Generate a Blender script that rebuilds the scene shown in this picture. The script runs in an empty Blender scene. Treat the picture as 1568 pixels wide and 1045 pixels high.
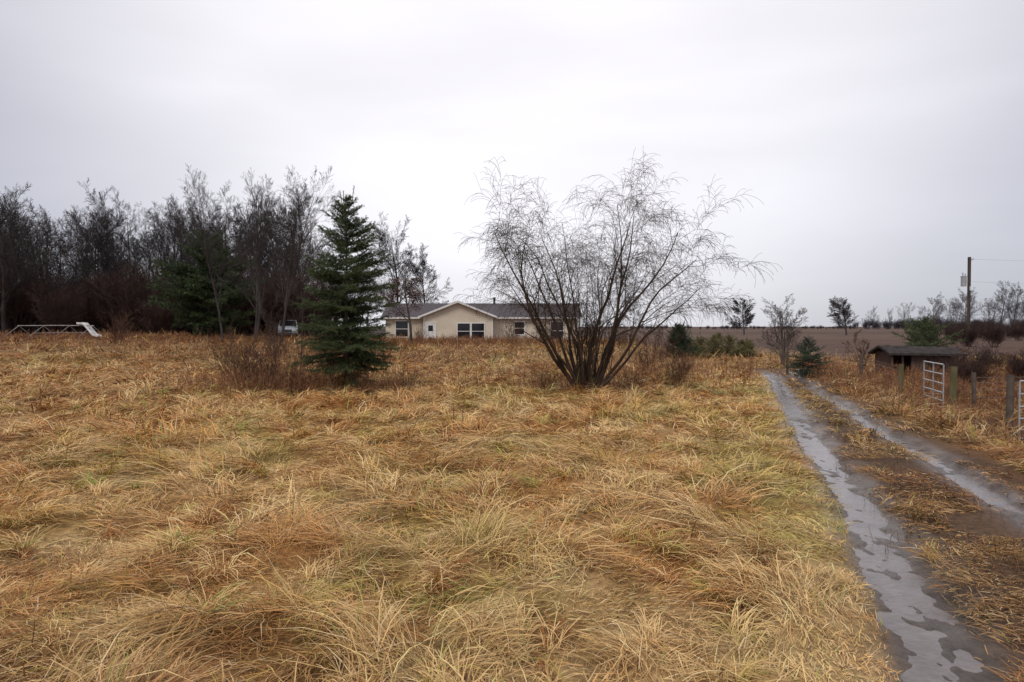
import bpy, math, random
import numpy as np
from mathutils import Vector
S = bpy.context.scene
S.view_settings.view_transform='Standard'
try: S.view_settings.look='None'
except Exception: pass
S.view_settings.exposure=0
RG=np.random.default_rng(7)
# ------------------------------------------------------------------ noise
_tab=np.random.default_rng(99).random((256,256))
def vn(x,y,s=0):
    x=np.asarray(x,float)+s*17.3; y=np.asarray(y,float)+s*31.7
    xi=np.floor(x).astype(int); yi=np.floor(y).astype(int)
    fx=x-xi; fy=y-yi; fx=fx*fx*(3-2*fx); fy=fy*fy*(3-2*fy)
    a=_tab[xi&255,yi&255]; b=_tab[(xi+1)&255,yi&255]; c=_tab[xi&255,(yi+1)&255]; d=_tab[(xi+1)&255,(yi+1)&255]
    return (a*(1-fx)+b*fx)*(1-fy)+(c*(1-fx)+d*fx)*fy
def fbm(x,y,s=0,o=3):
    t=0;a=1;n=0
    for i in range(o):
        t=t+a*vn(x*2**i,y*2**i,s+i); n+=a; a*=.5
    return t/n
def sm(a,b,x):
    t=np.clip((np.asarray(x,float)-a)/(b-a),0,1); return t*t*(3-2*t)
def lerp(a,b,t): return a+(b-a)*t
# ------------------------------------------------------------------ terrain
LY=[-10,0,3.64,6.85,9.9,14.2,19.9,24.8,32,45]; LX=[-3,1.25,2.42,3.54,4.57,5.98,7.9,9.5,11.5,15]
RY=[-10,0,3.6,7.09,9.93,13.2,16.5,20.9,25,32,45]; RX=[0,3.1,4.25,5.32,6.23,7.04,8.0,9.32,10.6,12.6,16.5]
def tl(Y): return np.interp(Y,LY,LX)+0.22*(vn(np.asarray(Y)*.22,0*np.asarray(Y),5)-.5)
def tr(Y): return np.interp(Y,RY,RX)+0.22*(vn(np.asarray(Y)*.22,0*np.asarray(Y),8)-.5)
def low(X,Y):
    X=np.asarray(X,float);Y=np.asarray(Y,float)
    z=0.95*sm(5,34,-X)*sm(18,52,Y)
    z=z+.42*sm(38,62,Y)*(1-sm(90,150,Y))*np.exp(-((X+3)/20)**2)
    z=z-0.34*sm(0.7,3.2,X-np.interp(Y,RY,RX))*(1-sm(32,60,Y))
    return z
def rutf(X,Y):
    fade=1-sm(27,32,Y)
    ed=.12*(fbm(X/.25,Y/.28,53,4)-.5)
    wl=.25+.06*(vn(Y*.6,0*Y,51)-.5)+.07*(1-sm(4,9,Y))+ed; wr=.19+.06*(vn(Y*.6,0*Y,52)-.5)+ed
    a=np.exp(-((X-tl(Y))/wl)**4)*fade; b=np.exp(-((X-tr(Y))/wr)**4)*fade
    return a,b
def hgt(X,Y):
    X=np.asarray(X,float);Y=np.asarray(Y,float)
    a,b=rutf(X,Y); r=np.maximum(a,b)
    dl=tl(Y)-X
    off=np.clip(np.maximum(sm(.3,1.6,dl),sm(.3,1.2,X-tr(Y))),0,1)
    far=1-sm(60,120,Y)
    z=low(X,Y)+far*(0.22*(fbm(X/3.,Y/3.,1)-.5)*off+ (0.19*(fbm(X/.5,Y/.5,2)-.5))*(.2+.8*off))
    z=z-r*(0.085) + 0.070*r*(fbm(X/.10,Y/.14,3,4)-.5)+ .10*r*(fbm(X/.22,Y/.7,4,3)-.5)
    return z
# ------------------------------------------------------------------ mesh helpers
def new_obj(name,me,mat=None,parent=None):
    o=bpy.data.objects.new(name,me); S.collection.objects.link(o)
    if mat is not None and me is not None and len(me.materials)==0: me.materials.append(mat)
    if parent: o.parent=parent
    return o
def npmesh(name,V,Q,col=None,smooth=False):
    me=bpy.data.meshes.new(name); V=np.ascontiguousarray(V,dtype=np.float32); Q=np.ascontiguousarray(Q,dtype=np.int32)
    k=Q.shape[1]
    me.vertices.add(len(V)); me.vertices.foreach_set('co',V.ravel())
    me.loops.add(Q.size); me.loops.foreach_set('vertex_index',Q.ravel())
    me.polygons.add(len(Q)); me.polygons.foreach_set('loop_start',np.arange(0,Q.size,k,dtype=np.int32))
    if smooth: me.polygons.foreach_set('use_smooth',np.ones(len(Q),dtype=bool))
    me.update(calc_edges=True)
    if col is not None:
        a=me.color_attributes.new('Col','FLOAT_COLOR','POINT')
        c=np.ones((len(V),4),np.float32); c[:,:3]=col; a.data.foreach_set('color',c.ravel())
    return me
def empty(name,loc=(0,0,0)):
    e=bpy.data.objects.new(name,None); S.collection.objects.link(e); e.location=loc; return e
def pmesh(name,verts,faces,mat,parent=None,bevel=0):
    me=bpy.data.meshes.new(name); me.from_pydata([tuple(v) for v in verts],[],faces); me.update()
    o=new_obj(name,me,mat,parent)
    if bevel:
        m=o.modifiers.new('b','BEVEL'); m.width=bevel; m.segments=2
    return o
def box(name,x0,x1,y0,y1,z0,z1,mat,parent=None,bevel=0):
    v=[(x0,y0,z0),(x1,y0,z0),(x1,y1,z0),(x0,y1,z0),(x0,y0,z1),(x1,y0,z1),(x1,y1,z1),(x0,y1,z1)]
    f=[(0,3,2,1),(4,5,6,7),(0,1,5,4),(1,2,6,5),(2,3,7,6),(3,0,4,7)]
    return pmesh(name,v,f,mat,parent,bevel)
# ------------------------------------------------------------------ materials
def mat_new(name):
    m=bpy.data.materials.new(name); m.use_nodes=True; nt=m.node_tree; b=nt.nodes['Principled BSDF']; return m,nt,b
def mat_noise(name,c1,c2,scale=5,rough=.8,bump=0,spec=.3,stretch=(1,1,1),metal=0):
    m,nt,b=mat_new(name); N=nt.nodes; L=nt.links
    tc=N.new('ShaderNodeTexCoord'); mp=N.new('ShaderNodeMapping'); mp.inputs['Scale'].default_value=stretch
    no=N.new('ShaderNodeTexNoise'); no.inputs['Scale'].default_value=scale; no.inputs['Detail'].default_value=6
    cr=N.new('ShaderNodeValToRGB'); cr.color_ramp.elements[0].position=.35; cr.color_ramp.elements[1].position=.65
    cr.color_ramp.elements[0].color=(*c1,1); cr.color_ramp.elements[1].color=(*c2,1)
    L.new(tc.outputs['Object'],mp.inputs[0]); L.new(mp.outputs[0],no.inputs['Vector']); L.new(no.outputs['Fac'],cr.inputs[0]); L.new(cr.outputs[0],b.inputs['Base Color'])
    b.inputs['Roughness'].default_value=rough; b.inputs['Specular IOR Level'].default_value=spec; b.inputs['Metallic'].default_value=metal
    if bump:
        bp=N.new('ShaderNodeBump'); bp.inputs['Strength'].default_value=bump; bp.inputs['Distance'].default_value=.02
        L.new(no.outputs['Fac'],bp.inputs['Height']); L.new(bp.outputs[0],b.inputs['Normal'])
    return m
def mat_attr(name,rough=.7,spec=.2):
    m,nt,b=mat_new(name); N=nt.nodes; L=nt.links
    a=N.new('ShaderNodeAttribute'); a.attribute_name='Col'
    L.new(a.outputs['Color'],b.inputs['Base Color']); b.inputs['Roughness'].default_value=rough; b.inputs['Specular IOR Level'].default_value=spec
    return m
M_grass=mat_attr('grass_mat',.65,.12)
M_needle=mat_attr('needle_mat',.55,.3)
M_bark=mat_noise('bark',(.045,.036,.03),(.10,.08,.066),6,.9,.3,.2,(1,1,.3))
M_willow=mat_noise('willow_bark',(.042,.029,.022),(.10,.07,.052),5,.9,.3,.1,(1,1,.3))
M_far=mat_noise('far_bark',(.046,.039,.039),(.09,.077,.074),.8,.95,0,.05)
M_far2=mat_noise('distant_bark_hazed',(.075,.065,.068),(.12,.105,.11),.5,.95,0,.1)  # paler, greyer bark: distance haze put into the colour
M_brush=mat_noise('brush_bark',(.075,.04,.028),(.16,.09,.06),2,.9,0,.1)
# ------------------------------------------------------------------ world
W=bpy.data.worlds.new('World'); S.world=W; W.use_nodes=True; nt=W.node_tree; N=nt.nodes; L=nt.links
bg=N['Background']; out=N['World Output']
SUN_EL=math.radians(52); SUN_ROT=math.radians(205)
sky=N.new('ShaderNodeTexSky'); sky.sky_type='NISHITA'; sky.sun_disc=False; sky.sun_elevation=SUN_EL; sky.sun_rotation=SUN_ROT
L.new(sky.outputs[0],bg.inputs[0]); bg.inputs[1].default_value=.1
tc=N.new('ShaderNodeTexCoord'); sep=N.new('ShaderNodeSeparateXYZ'); L.new(tc.outputs['Generated'],sep.inputs[0])
cr=N.new('ShaderNodeValToRGB'); e=cr.color_ramp.elements
e[0].position=0; e[0].color=(.56,.575,.635,1); e[1].position=1; e[1].color=(.78,.78,.86,1)
x=e.new(.10); x.color=(.56,.57,.64,1); x=e.new(.25); x.color=(.51,.51,.59,1); x=e.new(.45); x.color=(.58,.58,.66,1)
L.new(sep.outputs['Z'],cr.inputs[0])
dot=N.new('ShaderNodeVectorMath'); dot.operation='DOT_PRODUCT'; g=Vector((.02,.9,.50)).normalized(); dot.inputs[1].default_value=g
L.new(tc.outputs['Generated'],dot.inputs[0])
mr=N.new('ShaderNodeMapRange'); mr.interpolation_type='SMOOTHSTEP'; mr.inputs[1].default_value=.72; mr.inputs[2].default_value=.99
L.new(dot.outputs['Value'],mr.inputs[0])
mp=N.new('ShaderNodeMapping'); mp.inputs['Scale'].default_value=(1.1,1.1,4.2); L.new(tc.outputs['Generated'],mp.inputs[0])
no=N.new('ShaderNodeTexNoise'); no.inputs['Scale'].default_value=1.5; no.inputs['Detail'].default_value=4; no.inputs['Roughness'].default_value=.45; no.inputs['Distortion'].default_value=.3; L.new(mp.outputs[0],no.inputs['Vector'])
mr2=N.new('ShaderNodeMapRange'); mr2.inputs[1].default_value=.3; mr2.inputs[2].default_value=.7; mr2.inputs[3].default_value=.90; mr2.inputs[4].default_value=1.08; L.new(no.outputs['Fac'],mr2.inputs[0])
mix=N.new('ShaderNodeMix'); mix.data_type='RGBA'; L.new(mr.outputs[0],mix.inputs[0]); L.new(cr.outputs[0],mix.inputs[6]); mix.inputs[7].default_value=(1.04,1.02,1.07,1)
sc=N.new('ShaderNodeVectorMath'); sc.operation='SCALE'; L.new(mix.outputs[2],sc.inputs[0]); L.new(mr2.outputs[0],sc.inputs['Scale'])
bg2=N.new('ShaderNodeBackground'); L.new(sc.outputs[0],bg2.inputs[0]); bg2.inputs[1].default_value=1.0
ms=N.new('ShaderNodeMixShader'); ms.inputs[0].default_value=.95; L.new(bg.outputs[0],ms.inputs[1]); L.new(bg2.outputs[0],ms.inputs[2]); L.new(ms.outputs[0],out.inputs[0])
sl=bpy.data.lights.new('sun','SUN'); sl.energy=1.4; sl.angle=math.radians(20); sl.color=(1,.95,.88)
so=bpy.data.objects.new('sun',sl); S.collection.objects.link(so)
sd=Vector((math.sin(SUN_ROT)*math.cos(SUN_EL),math.cos(SUN_ROT)*math.cos(SUN_EL),math.sin(SUN_EL)))
so.rotation_euler=sd.to_track_quat('Z','Y').to_euler(); so.location=(0,0,30)
# ------------------------------------------------------------------ colours of the meadow
OR=np.array([.63,.32,.11]); ST=np.array([.78,.53,.24]); RU=np.array([.35,.14,.05]); OL=np.array([.48,.39,.10]); GR=np.array([.32,.34,.08]); BR=np.array([.19,.10,.05])
def gcol(X,Y,rnd=None):
    n=len(X); r=RG.random((4,n)) if rnd is None else np.full((4,n),.5)
    nA=fbm(X/2.0,Y/2.0,11); nB=fbm(X/.9,Y/.9,12); nC=fbm(X/7,Y/7,13,2); nD=fbm(X/.5,Y/.5,14,2)
    s=np.clip((nB-.5)*2.8+.44+(r[0]-.5)*.9,0,1)[:,None]
    c=lerp(OR,ST,s)
    yel=np.exp(-((X-1.5)/6.0)**2)*sm(6,10,Y)*(1-sm(20,30,Y))
    edge=(1-sm(.5,2.4,np.abs(tl(Y)-X)))
    g=np.clip((nA-.56)*2.6+(nD-.5)*2.2+(r[1]-.5)*1.1+.34*yel+.42*edge,0,1)[:,None]
    c=lerp(c,OL,g*.75)
    c=lerp(c,GR,(g*(r[2][:,None]>.83))*.7)
    left=sm(.15,.7,-X/np.maximum(Y,2.))
    mid=sm(24,42,Y); near=1-sm(3.5,8,Y)
    ru=np.clip((nC-.5)*1.8+(nD-.5)*2.6+(r[3]-.5)*1.1+.42*left+.40*mid+.14*near-.04,0,1)[:,None]
    c=lerp(c,RU,ru*.8)
    c=c*(1-.20*mid[:,None])
    rt=sm(-.5,.6,X-tl(Y))*(1-sm(28,36,Y))
    c=lerp(c,lerp(BR,RU,r[0][:,None]),(rt*.6)[:,None])
    return c
# ground sheet
def axis(lo,hi,f,m,M):
    a=list(np.arange(lo,hi,f)); 
    p=hi; st=f
    while p<M: a.append(p); st=min(st*1.12,max(.8,abs(p)*.06)); p+=st
    a.append(M); p=lo-f; st=f; b=[]
    while p>m: b.append(p); st=min(st*1.12,max(.8,abs(p)*.06)); p-=st
    b.append(m); return np.array(b[::-1]+a)
xs=np.concatenate([axis(-7,1.2,.075,-3000,1.2)[:-2],np.arange(1.2,5.6,.03),axis(5.6,13,.06,5.6,3000)[1:]]); xs=np.unique(np.round(xs,4)); ys=np.concatenate([axis(.8,2.6,.06,-200,2.6)[:-2],np.arange(2.6,9,.036),axis(9,27,.075,9,4000)[1:]]); ys=np.unique(np.round(ys,4))
GX,GY=np.meshgrid(xs,ys); fx=GX.ravel(); fy=GY.ravel(); fz=hgt(fx,fy)
V=np.stack([fx,fy,fz],1); nx=len(xs); ny=len(ys); print('grid',nx,ny)
I=(np.arange(ny-1)[:,None]*nx+np.arange(nx-1)[None,:]).ravel(); Q=np.stack([I,I+1,I+nx+1,I+nx],1)
gc=gcol(fx,fy,1)*.58  # straw darkened between blades: grass self-shadow put into the ground colour
a,b=rutf(fx,fy); track=np.maximum(sm(-.35,-.1,fx-tl(fy))*(1-sm(.2,1.3,fx-tr(fy)))*.8,0)*(1-sm(28,34,fy))
MUD=np.array([.080,.050,.034]); gc=lerp(gc,MUD,track[:,None]); gc=lerp(gc,np.array([.10,.078,.064]),np.maximum(a,b)[:,None]*.9)
fieldm=np.clip(np.maximum(sm(44,47,fy+fx*.0)*sm(10,14,fx),sm(88,95,fy)*sm(-20,-5,fx)),0,1)
stripe=vn(fx/60+fy/3.,fy/1.7,21)
band=sm(.45,.6,vn(fx/400,fy/70,23))
fc=lerp(np.array([.075,.040,.028]),np.array([.135,.078,.054]),(stripe*.6+.4*fbm(fx/25,fy/25,22))[:,None])
fc=lerp(fc,np.array([.155,.10,.068]),(band*.5)[:,None])
gc=lerp(gc,fc,fieldm[:,None])
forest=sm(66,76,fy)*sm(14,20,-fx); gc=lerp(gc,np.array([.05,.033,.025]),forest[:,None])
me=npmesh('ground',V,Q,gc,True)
wa=me.attributes.new('wet','FLOAT','POINT'); wet=np.clip(np.maximum(np.exp(-((fx-tl(fy))/.48)**4),np.exp(-((fx-tr(fy))/.38)**4))*(1-sm(27,32,fy))*(.55+.9*(fbm(fx/.3,fy/.6,71)-.2)),0,1)
wa.data.foreach_set('value',wet.astype(np.float32))
m,nt,b=mat_new('ground_mat'); N=nt.nodes; L=nt.links
at=N.new('ShaderNodeAttribute'); at.attribute_name='Col'; tc=N.new('ShaderNodeTexCoord')
n1=N.new('ShaderNodeTexNoise'); n1.inputs['Scale'].default_value=14; n1.inputs['Detail'].default_value=8; n1.inputs['Roughness'].default_value=.7; L.new(tc.outputs['Object'],n1.inputs['Vector'])
n3=N.new('ShaderNodeTexNoise'); n3.inputs['Scale'].default_value=.5; n3.inputs['Detail'].default_value=8; n3.inputs['Roughness'].default_value=.7; mp3=N.new('ShaderNodeMapping'); mp3.inputs['Scale'].default_value=(.5,1.6,1); L.new(tc.outputs['Object'],mp3.inputs[0]); L.new(mp3.outputs[0],n3.inputs['Vector'])
m1=N.new('ShaderNodeMapRange'); m1.inputs[1].default_value=.3; m1.inputs[2].default_value=.7; m1.inputs[3].default_value=.45; m1.inputs[4].default_value=1.35; L.new(n1.outputs['Fac'],m1.inputs[0])
m3=N.new('ShaderNodeMapRange'); m3.inputs[1].default_value=.3; m3.inputs[2].default_value=.7; m3.inputs[3].default_value=.65; m3.inputs[4].default_value=1.35; L.new(n3.outputs['Fac'],m3.inputs[0])
mm=N.new('ShaderNodeMath'); mm.operation='MULTIPLY'; L.new(m1.outputs[0],mm.inputs[0]); L.new(m3.outputs[0],mm.inputs[1])
s1=N.new('ShaderNodeVectorMath'); s1.operation='SCALE'; L.new(at.outputs['Color'],s1.inputs[0]); L.new(mm.outputs[0],s1.inputs['Scale']); L.new(s1.outputs[0],b.inputs['Base Color'])
bp=N.new('ShaderNodeBump'); bp.inputs['Strength'].default_value=.7; bp.inputs['Distance'].default_value=.03; L.new(n1.outputs['Fac'],bp.inputs['Height']); L.new(bp.outputs[0],b.inputs['Normal'])
aw=N.new('ShaderNodeAttribute'); aw.attribute_name='wet'
wr_=N.new('ShaderNodeMapRange'); wr_.inputs[3].default_value=.85; wr_.inputs[4].default_value=.22; L.new(aw.outputs['Fac'],wr_.inputs[0]); L.new(wr_.outputs[0],b.inputs['Roughness'])
ws_=N.new('ShaderNodeMapRange'); ws_.inputs[3].default_value=.15; ws_.inputs[4].default_value=.6; L.new(aw.outputs['Fac'],ws_.inputs[0]); L.new(ws_.outputs[0],b.inputs['Specular IOR Level'])
new_obj('ground',me,m)
# wet muddy water lying in the ruts
m,nt,b=mat_new('muddy_water_mat'); N=nt.nodes; L=nt.links
tc=N.new('ShaderNodeTexCoord'); n1=N.new('ShaderNodeTexNoise'); n1.inputs['Scale'].default_value=3.5; n1.inputs['Detail'].default_value=10; n1.inputs['Roughness'].default_value=.72; L.new(tc.outputs['Object'],n1.inputs['Vector'])
cr=N.new('ShaderNodeValToRGB'); cr.color_ramp.elements[0].position=.38; cr.color_ramp.elements[1].position=.62; cr.color_ramp.elements[0].color=(.11,.088,.078,1); cr.color_ramp.elements[1].color=(.19,.16,.15,1)
L.new(n1.outputs['Fac'],cr.inputs[0]); L.new(cr.outputs[0],b.inputs['Base Color'])
b.inputs['Roughness'].default_value=.10
b.inputs['IOR'].default_value=1.42
n2=N.new('ShaderNodeTexNoise'); n2.inputs['Scale'].default_value=25; n2.inputs['Detail'].default_value=5; L.new(tc.outputs['Object'],n2.inputs['Vector'])
bp=N.new('ShaderNodeBump'); bp.inputs['Strength'].default_value=.22; bp.inputs['Distance'].default_value=.02; L.new(n2.outputs['Fac'],bp.inputs['Height']); L.new(bp.outputs[0],b.inputs['Normal'])
M_water=m
yy=np.arange(-2,30,.25); 
for f,w,dz in ((tl,.42,-.069),(tr,.30,-.078)):
    c=f(yy); zz=low(c,yy)+dz
    Vv=np.concatenate([np.stack([c-w,yy,zz],1),np.stack([c+w,yy,zz],1)]); n=len(yy); i=np.arange(n-1)
    new_obj('muddy_puddle',npmesh('muddy_puddle',Vv,np.stack([i,i+n,i+n+1,i+1],1)),M_water)
# ------------------------------------------------------------------ blades
def blades(P,az,Ln,w,e0,bend,col,segs=3):
    n=len(P); V=np.zeros((n,segs+1,2,3),np.float32); p=P.copy(); roll=RG.normal(0,.45,n)
    wx=-np.sin(az)*np.cos(roll); wy=np.cos(az)*np.cos(roll); wz=np.sin(roll); wd=np.stack([wx,wy,wz],1)
    tw=[.8,1,.75,.15] if segs==3 else [.9,1,.2] if segs==2 else [1,.3]
    curl=RG.normal(0,.22,n)
    for j in range(segs+1):
        ww=(w*tw[j]*.5)[:,None]*wd
        V[:,j,0]=p-ww; V[:,j,1]=p+ww
        e=e0-bend*j; st=Ln/segs; aj=az+curl*j
        p=p+np.stack([np.cos(e)*np.cos(aj),np.cos(e)*np.sin(aj),np.sin(e)],1)*st[:,None]
    k=(segs+1)*2; base=(np.arange(n)*k)[:,None]
    Q=np.concatenate([np.stack([base[:,0]+2*j,base[:,0]+2*j+1,base[:,0]+2*j+3,base[:,0]+2*j+2],1) for j in range(segs)])
    C=np.repeat(col,k,axis=0)
    return V.reshape(-1,3),Q,C
class Acc:
    def __init__(s): s.V=[];s.Q=[];s.C=[];s.n=0
    def add(s,V,Q,C): s.V.append(V); s.Q.append(Q+s.n); s.C.append(C); s.n+=len(V)
    def mesh(s,name): return npmesh(name,np.concatenate(s.V),np.concatenate(s.Q),np.concatenate(s.C))
A=Acc()
rings=[(1.8,6,2300,.33,.0050,26,3),(6,11,1100,.35,.0075,20,3),(11,20,380,.36,.013,15,2),(20,36,115,.38,.024,12,2),(36,80,18,.45,.055,8,1)]
for d0,d1,rho,LL,ww,per,segs in rings:
    half=.78*d1+1.2; area=(d1-d0)*2*half
    nc=int(area*rho/per)
    cx=RG.uniform(-half,half,nc); cy=RG.uniform(d0,d1,nc)
    k=np.abs(cx)<.78*cy+1.2; 
    fm=(cy>45)&(cx>11); k&=~fm; k&=~((cy>66)&(cx<-16)); cx=cx[k]; cy=cy[k]; nc=len(cx)
    flow=2*math.pi*3.2*fbm(cx/1.5,cy/1.5,31,3)+RG.normal(0,.7,nc)
    tuft=fbm(cx/.5,cy/.5,2)          # follows the mounds in the ground
    big=np.clip((tuft-.33)*2.9,.26,1.6)*RG.uniform(.6,1.3,nc)
    shade=RG.uniform(.62,1.25,nc)
    idx=np.repeat(np.arange(nc),per); n=len(idx)
    bx=cx[idx]+RG.normal(0,.07,n)*(1+d0*.05); by=cy[idx]+RG.normal(0,.07,n)*(1+d0*.05)
    dl=tl(by)-bx; dr=bx-tr(by)
    trk=(dl<.0)&(dr<0)
    a,b=rutf(bx,by); r=np.maximum(a,b)
    bare_=fbm(bx/.45,by/.9,61,2)
    keep=(r<.15+.6*RG.random(n)); keep&=~(trk&(bare_<.41)&(by<30))
    keep&=~((dr>0)&(dr<.8)&(bare_<.42))
    nearL=(1-sm(.2,1.5,dl))*(1-sm(30,36,by))
    short=1-.62*np.where(dl>0,nearL,np.where(dr<0,.8,1-sm(0,1.0,dr)))*(by<34)
    idx=idx[keep]; bx=bx[keep]; by=by[keep]; short=short[keep]; n=len(idx)
    az=flow[idx]+RG.normal(0,.42,n)
    stray=RG.random(n)<.03
    Ln=LL*big[idx]*RG.uniform(.5,1.45,n)*short
    e0=np.radians(RG.uniform(2,38,n)+14*(big[idx]-.6)); e0=np.where(stray,np.radians(RG.uniform(45,80,n)),e0)
    bend=e0*RG.uniform(.4,.75,n)*(1 if segs==3 else 1.2)
    bend=np.where(stray,e0*.2,bend)
    w=ww*RG.uniform(.45,1.5,n)
    ccl=gcol(cx,cy); col=ccl[idx]*shade[idx][:,None]*RG.uniform(.6,1.3,(n,1))
    mixr=(RG.random(n)<.25); alt=gcol(bx,by)*RG.uniform(.65,1.2,(n,1)); col=np.where(mixr[:,None],alt,col)
    lite=(RG.random(n)<.11); col=np.where(lite[:,None],col*.4+np.array([.82,.66,.40])*.6*(1-.3*sm(25,45,by))[:,None],col)
    dark=(RG.random(n)<.07); col=np.where(dark[:,None],BR*RG.uniform(.5,1.1,(n,1)),col)
    grn=stray&(RG.random(n)<.4); col=np.where(grn[:,None],GR*RG.uniform(.7,1.3,(n,1)),col)
    z=hgt(bx,by)+.004+RG.random(n)**1.5*.07*np.clip(big[idx],.3,1)*short
    A.add(*blades(np.stack([bx,by,z],1),az,Ln,w,e0,bend,np.clip(col,0,.85),segs))
# distinct arching tussocks, green-yellow and straw
nt_=680
tx=RG.uniform(-1,1,nt_); ty=RG.uniform(3.0,24,nt_); tx=tx*(.76*ty+.5)
k=(tl(ty)-tx>.9)|(tx-tr(ty)>1.0); tx=tx[k];ty=ty[k]; nt_=len(tx)
per=54; idx=np.repeat(np.arange(nt_),per); n=len(idx); sz=RG.uniform(.5,1.2,nt_)
lean=RG.uniform(0,6.28,nt_); rad=RG.random(n)**.6*.09*sz[idx]; th=RG.uniform(0,6.28,n)
bx=tx[idx]+rad*np.cos(th); by=ty[idx]+rad*np.sin(th)
az=np.where(RG.random(n)<.65,lean[idx]+RG.normal(0,.5,n),th)
kind=RG.random(nt_); base=np.where((kind<.13)[:,None],GR,np.where((kind<.38)[:,None],OL,np.where((kind<.78)[:,None],ST,RU)))
col=base[idx]*RG.uniform(.65,1.3,(n,1)); strw=RG.random(n)<.35; col=np.where(strw[:,None],ST*RG.uniform(.7,1.15,(n,1)),col)
e0=np.radians(RG.uniform(24,66,n)); 
A.add(*blades(np.stack([bx,by,hgt(bx,by)],1),az,.36*sz[idx]*RG.uniform(.5,1.25,n),(.0035+.00055*by)*RG.uniform(.7,1.3,n),e0,e0*RG.uniform(.45,.75,n),np.clip(col,0,.85),3))
print('grass verts',A.n)
new_obj('meadow_grass',A.mesh('meadow_grass'),M_grass)
# ------------------------------------------------------------------ dry weeds (stems with side twigs)
def weeds(A,cx,cy,rx,ry,n,h,w=.008,cols=(RU,BR),side=8,rej=True):
    x=cx+rx*RG.normal(0,.5,n); y=cy+ry*RG.normal(0,.5,n)
    if rej:
        k=(x>tr(y)+.35)|(x<tl(y)-.5)|(y>30); x=x[k];y=y[k]; n=len(x)
    H=h*RG.uniform(.45,1.15,n); az=RG.uniform(0,6.28,n); z=hgt(x,y)-.02
    c=lerp(np.array(cols[0]),np.array(cols[1]),RG.random((n,1)))*RG.uniform(.7,1.3,(n,1))
    e=np.radians(RG.uniform(62,88,n)); bend=RG.uniform(0,.14,n)
    A.add(*blades(np.stack([x,y,z],1),az,H,np.full(n,w)*RG.uniform(.6,1.2,n),e,bend,c,3))
    i=np.repeat(np.arange(n),side); m=len(i); t=RG.uniform(.25,.95,m)
    px=x[i]+np.cos(az[i])*np.cos(e[i])*H[i]*t; py=y[i]+np.sin(az[i])*np.cos(e[i])*H[i]*t; pz=z[i]+np.sin(e[i]-bend[i])*H[i]*t
    A.add(*blades(np.stack([px,py,pz],1),RG.uniform(0,6.28,m),H[i]*RG.uniform(.12,.4,m),np.full(m,w*.8),np.radians(RG.uniform(15,70,m)),RG.uniform(-.1,.3,m),c[i]*RG.uniform(.8,1.2,(m,1)),1))
A=Acc()
BRO=(.17,.083,.048); RUS=(.29,.135,.062); TAN=(.46,.32,.18); DK=(.10,.06,.04)
weeds(A,-5.0,19.5,3.2,1.4,800,.7,.008,(BRO,RUS))        # around spruce
weeds(A,-7.6,20.5,3.0,2.5,600,.8,.009,(BRO,RUS))
weeds(A,2.2,19.8,2.6,1.2,500,.55,.008,(BRO,RUS))          # around willow
weeds(A,3.5,25,8,4,1300,.5,.011,(RUS,BRO))
weeds(A,6.5,32,6,5,700,.6,.015,(RUS,TAN))
weeds(A,-12,40,14,9,2200,.5,.016,(BRO,RUS))
weeds(A,-30,50,18,10,2200,.6,.022,(BRO,RUS))
weeds(A,-3,60,16,9,2800,.65,.024,(RUS,BRO))
weeds(A,14,44,8,3,900,.5,.02,(TAN,(.55,.4,.2)))
weeds(A,11,15,2.4,6,1500,.42,.008,(RUS,BRO))             # between track and fence
weeds(A,9.6,11,1.7,4,900,.45,.007,(BRO,DK))
weeds(A,14,21,5,4,1500,.5,.011,(RUS,BRO))
weeds(A,17,28,8,4,1700,.65,.015,(BRO,RUS))
weeds(A,20,19,6,5,1000,.7,.011,(DK,BRO))
weeds(A,7.4,6.6,1.6,3,300,.38,.005,(DK,BRO))
weeds(A,6.6,4.6,1.0,1.5,140,.3,.004,(DK,BRO))
weeds(A,12.5,29,2.5,2,350,.5,.014,(BRO,RUS))
for i in range(110):
    x=RG.uniform(-14,5); y=RG.uniform(6,30)
    if x<tl(y)-1: weeds(A,x,y,.3,.3,7,.3,.006,(BRO,RUS),5)
for i in range(46):   # tufts on the strip between the ruts
    y=RG.uniform(3.5,24); x=(tl(y)+tr(y))/2+RG.normal(0,.25); weeds(A,float(x),y,.2,.3,12,.2,.005,(RUS,BRO),4,False)
new_obj('dry_weeds',A.mesh('dry_weeds'),M_grass)
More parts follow.
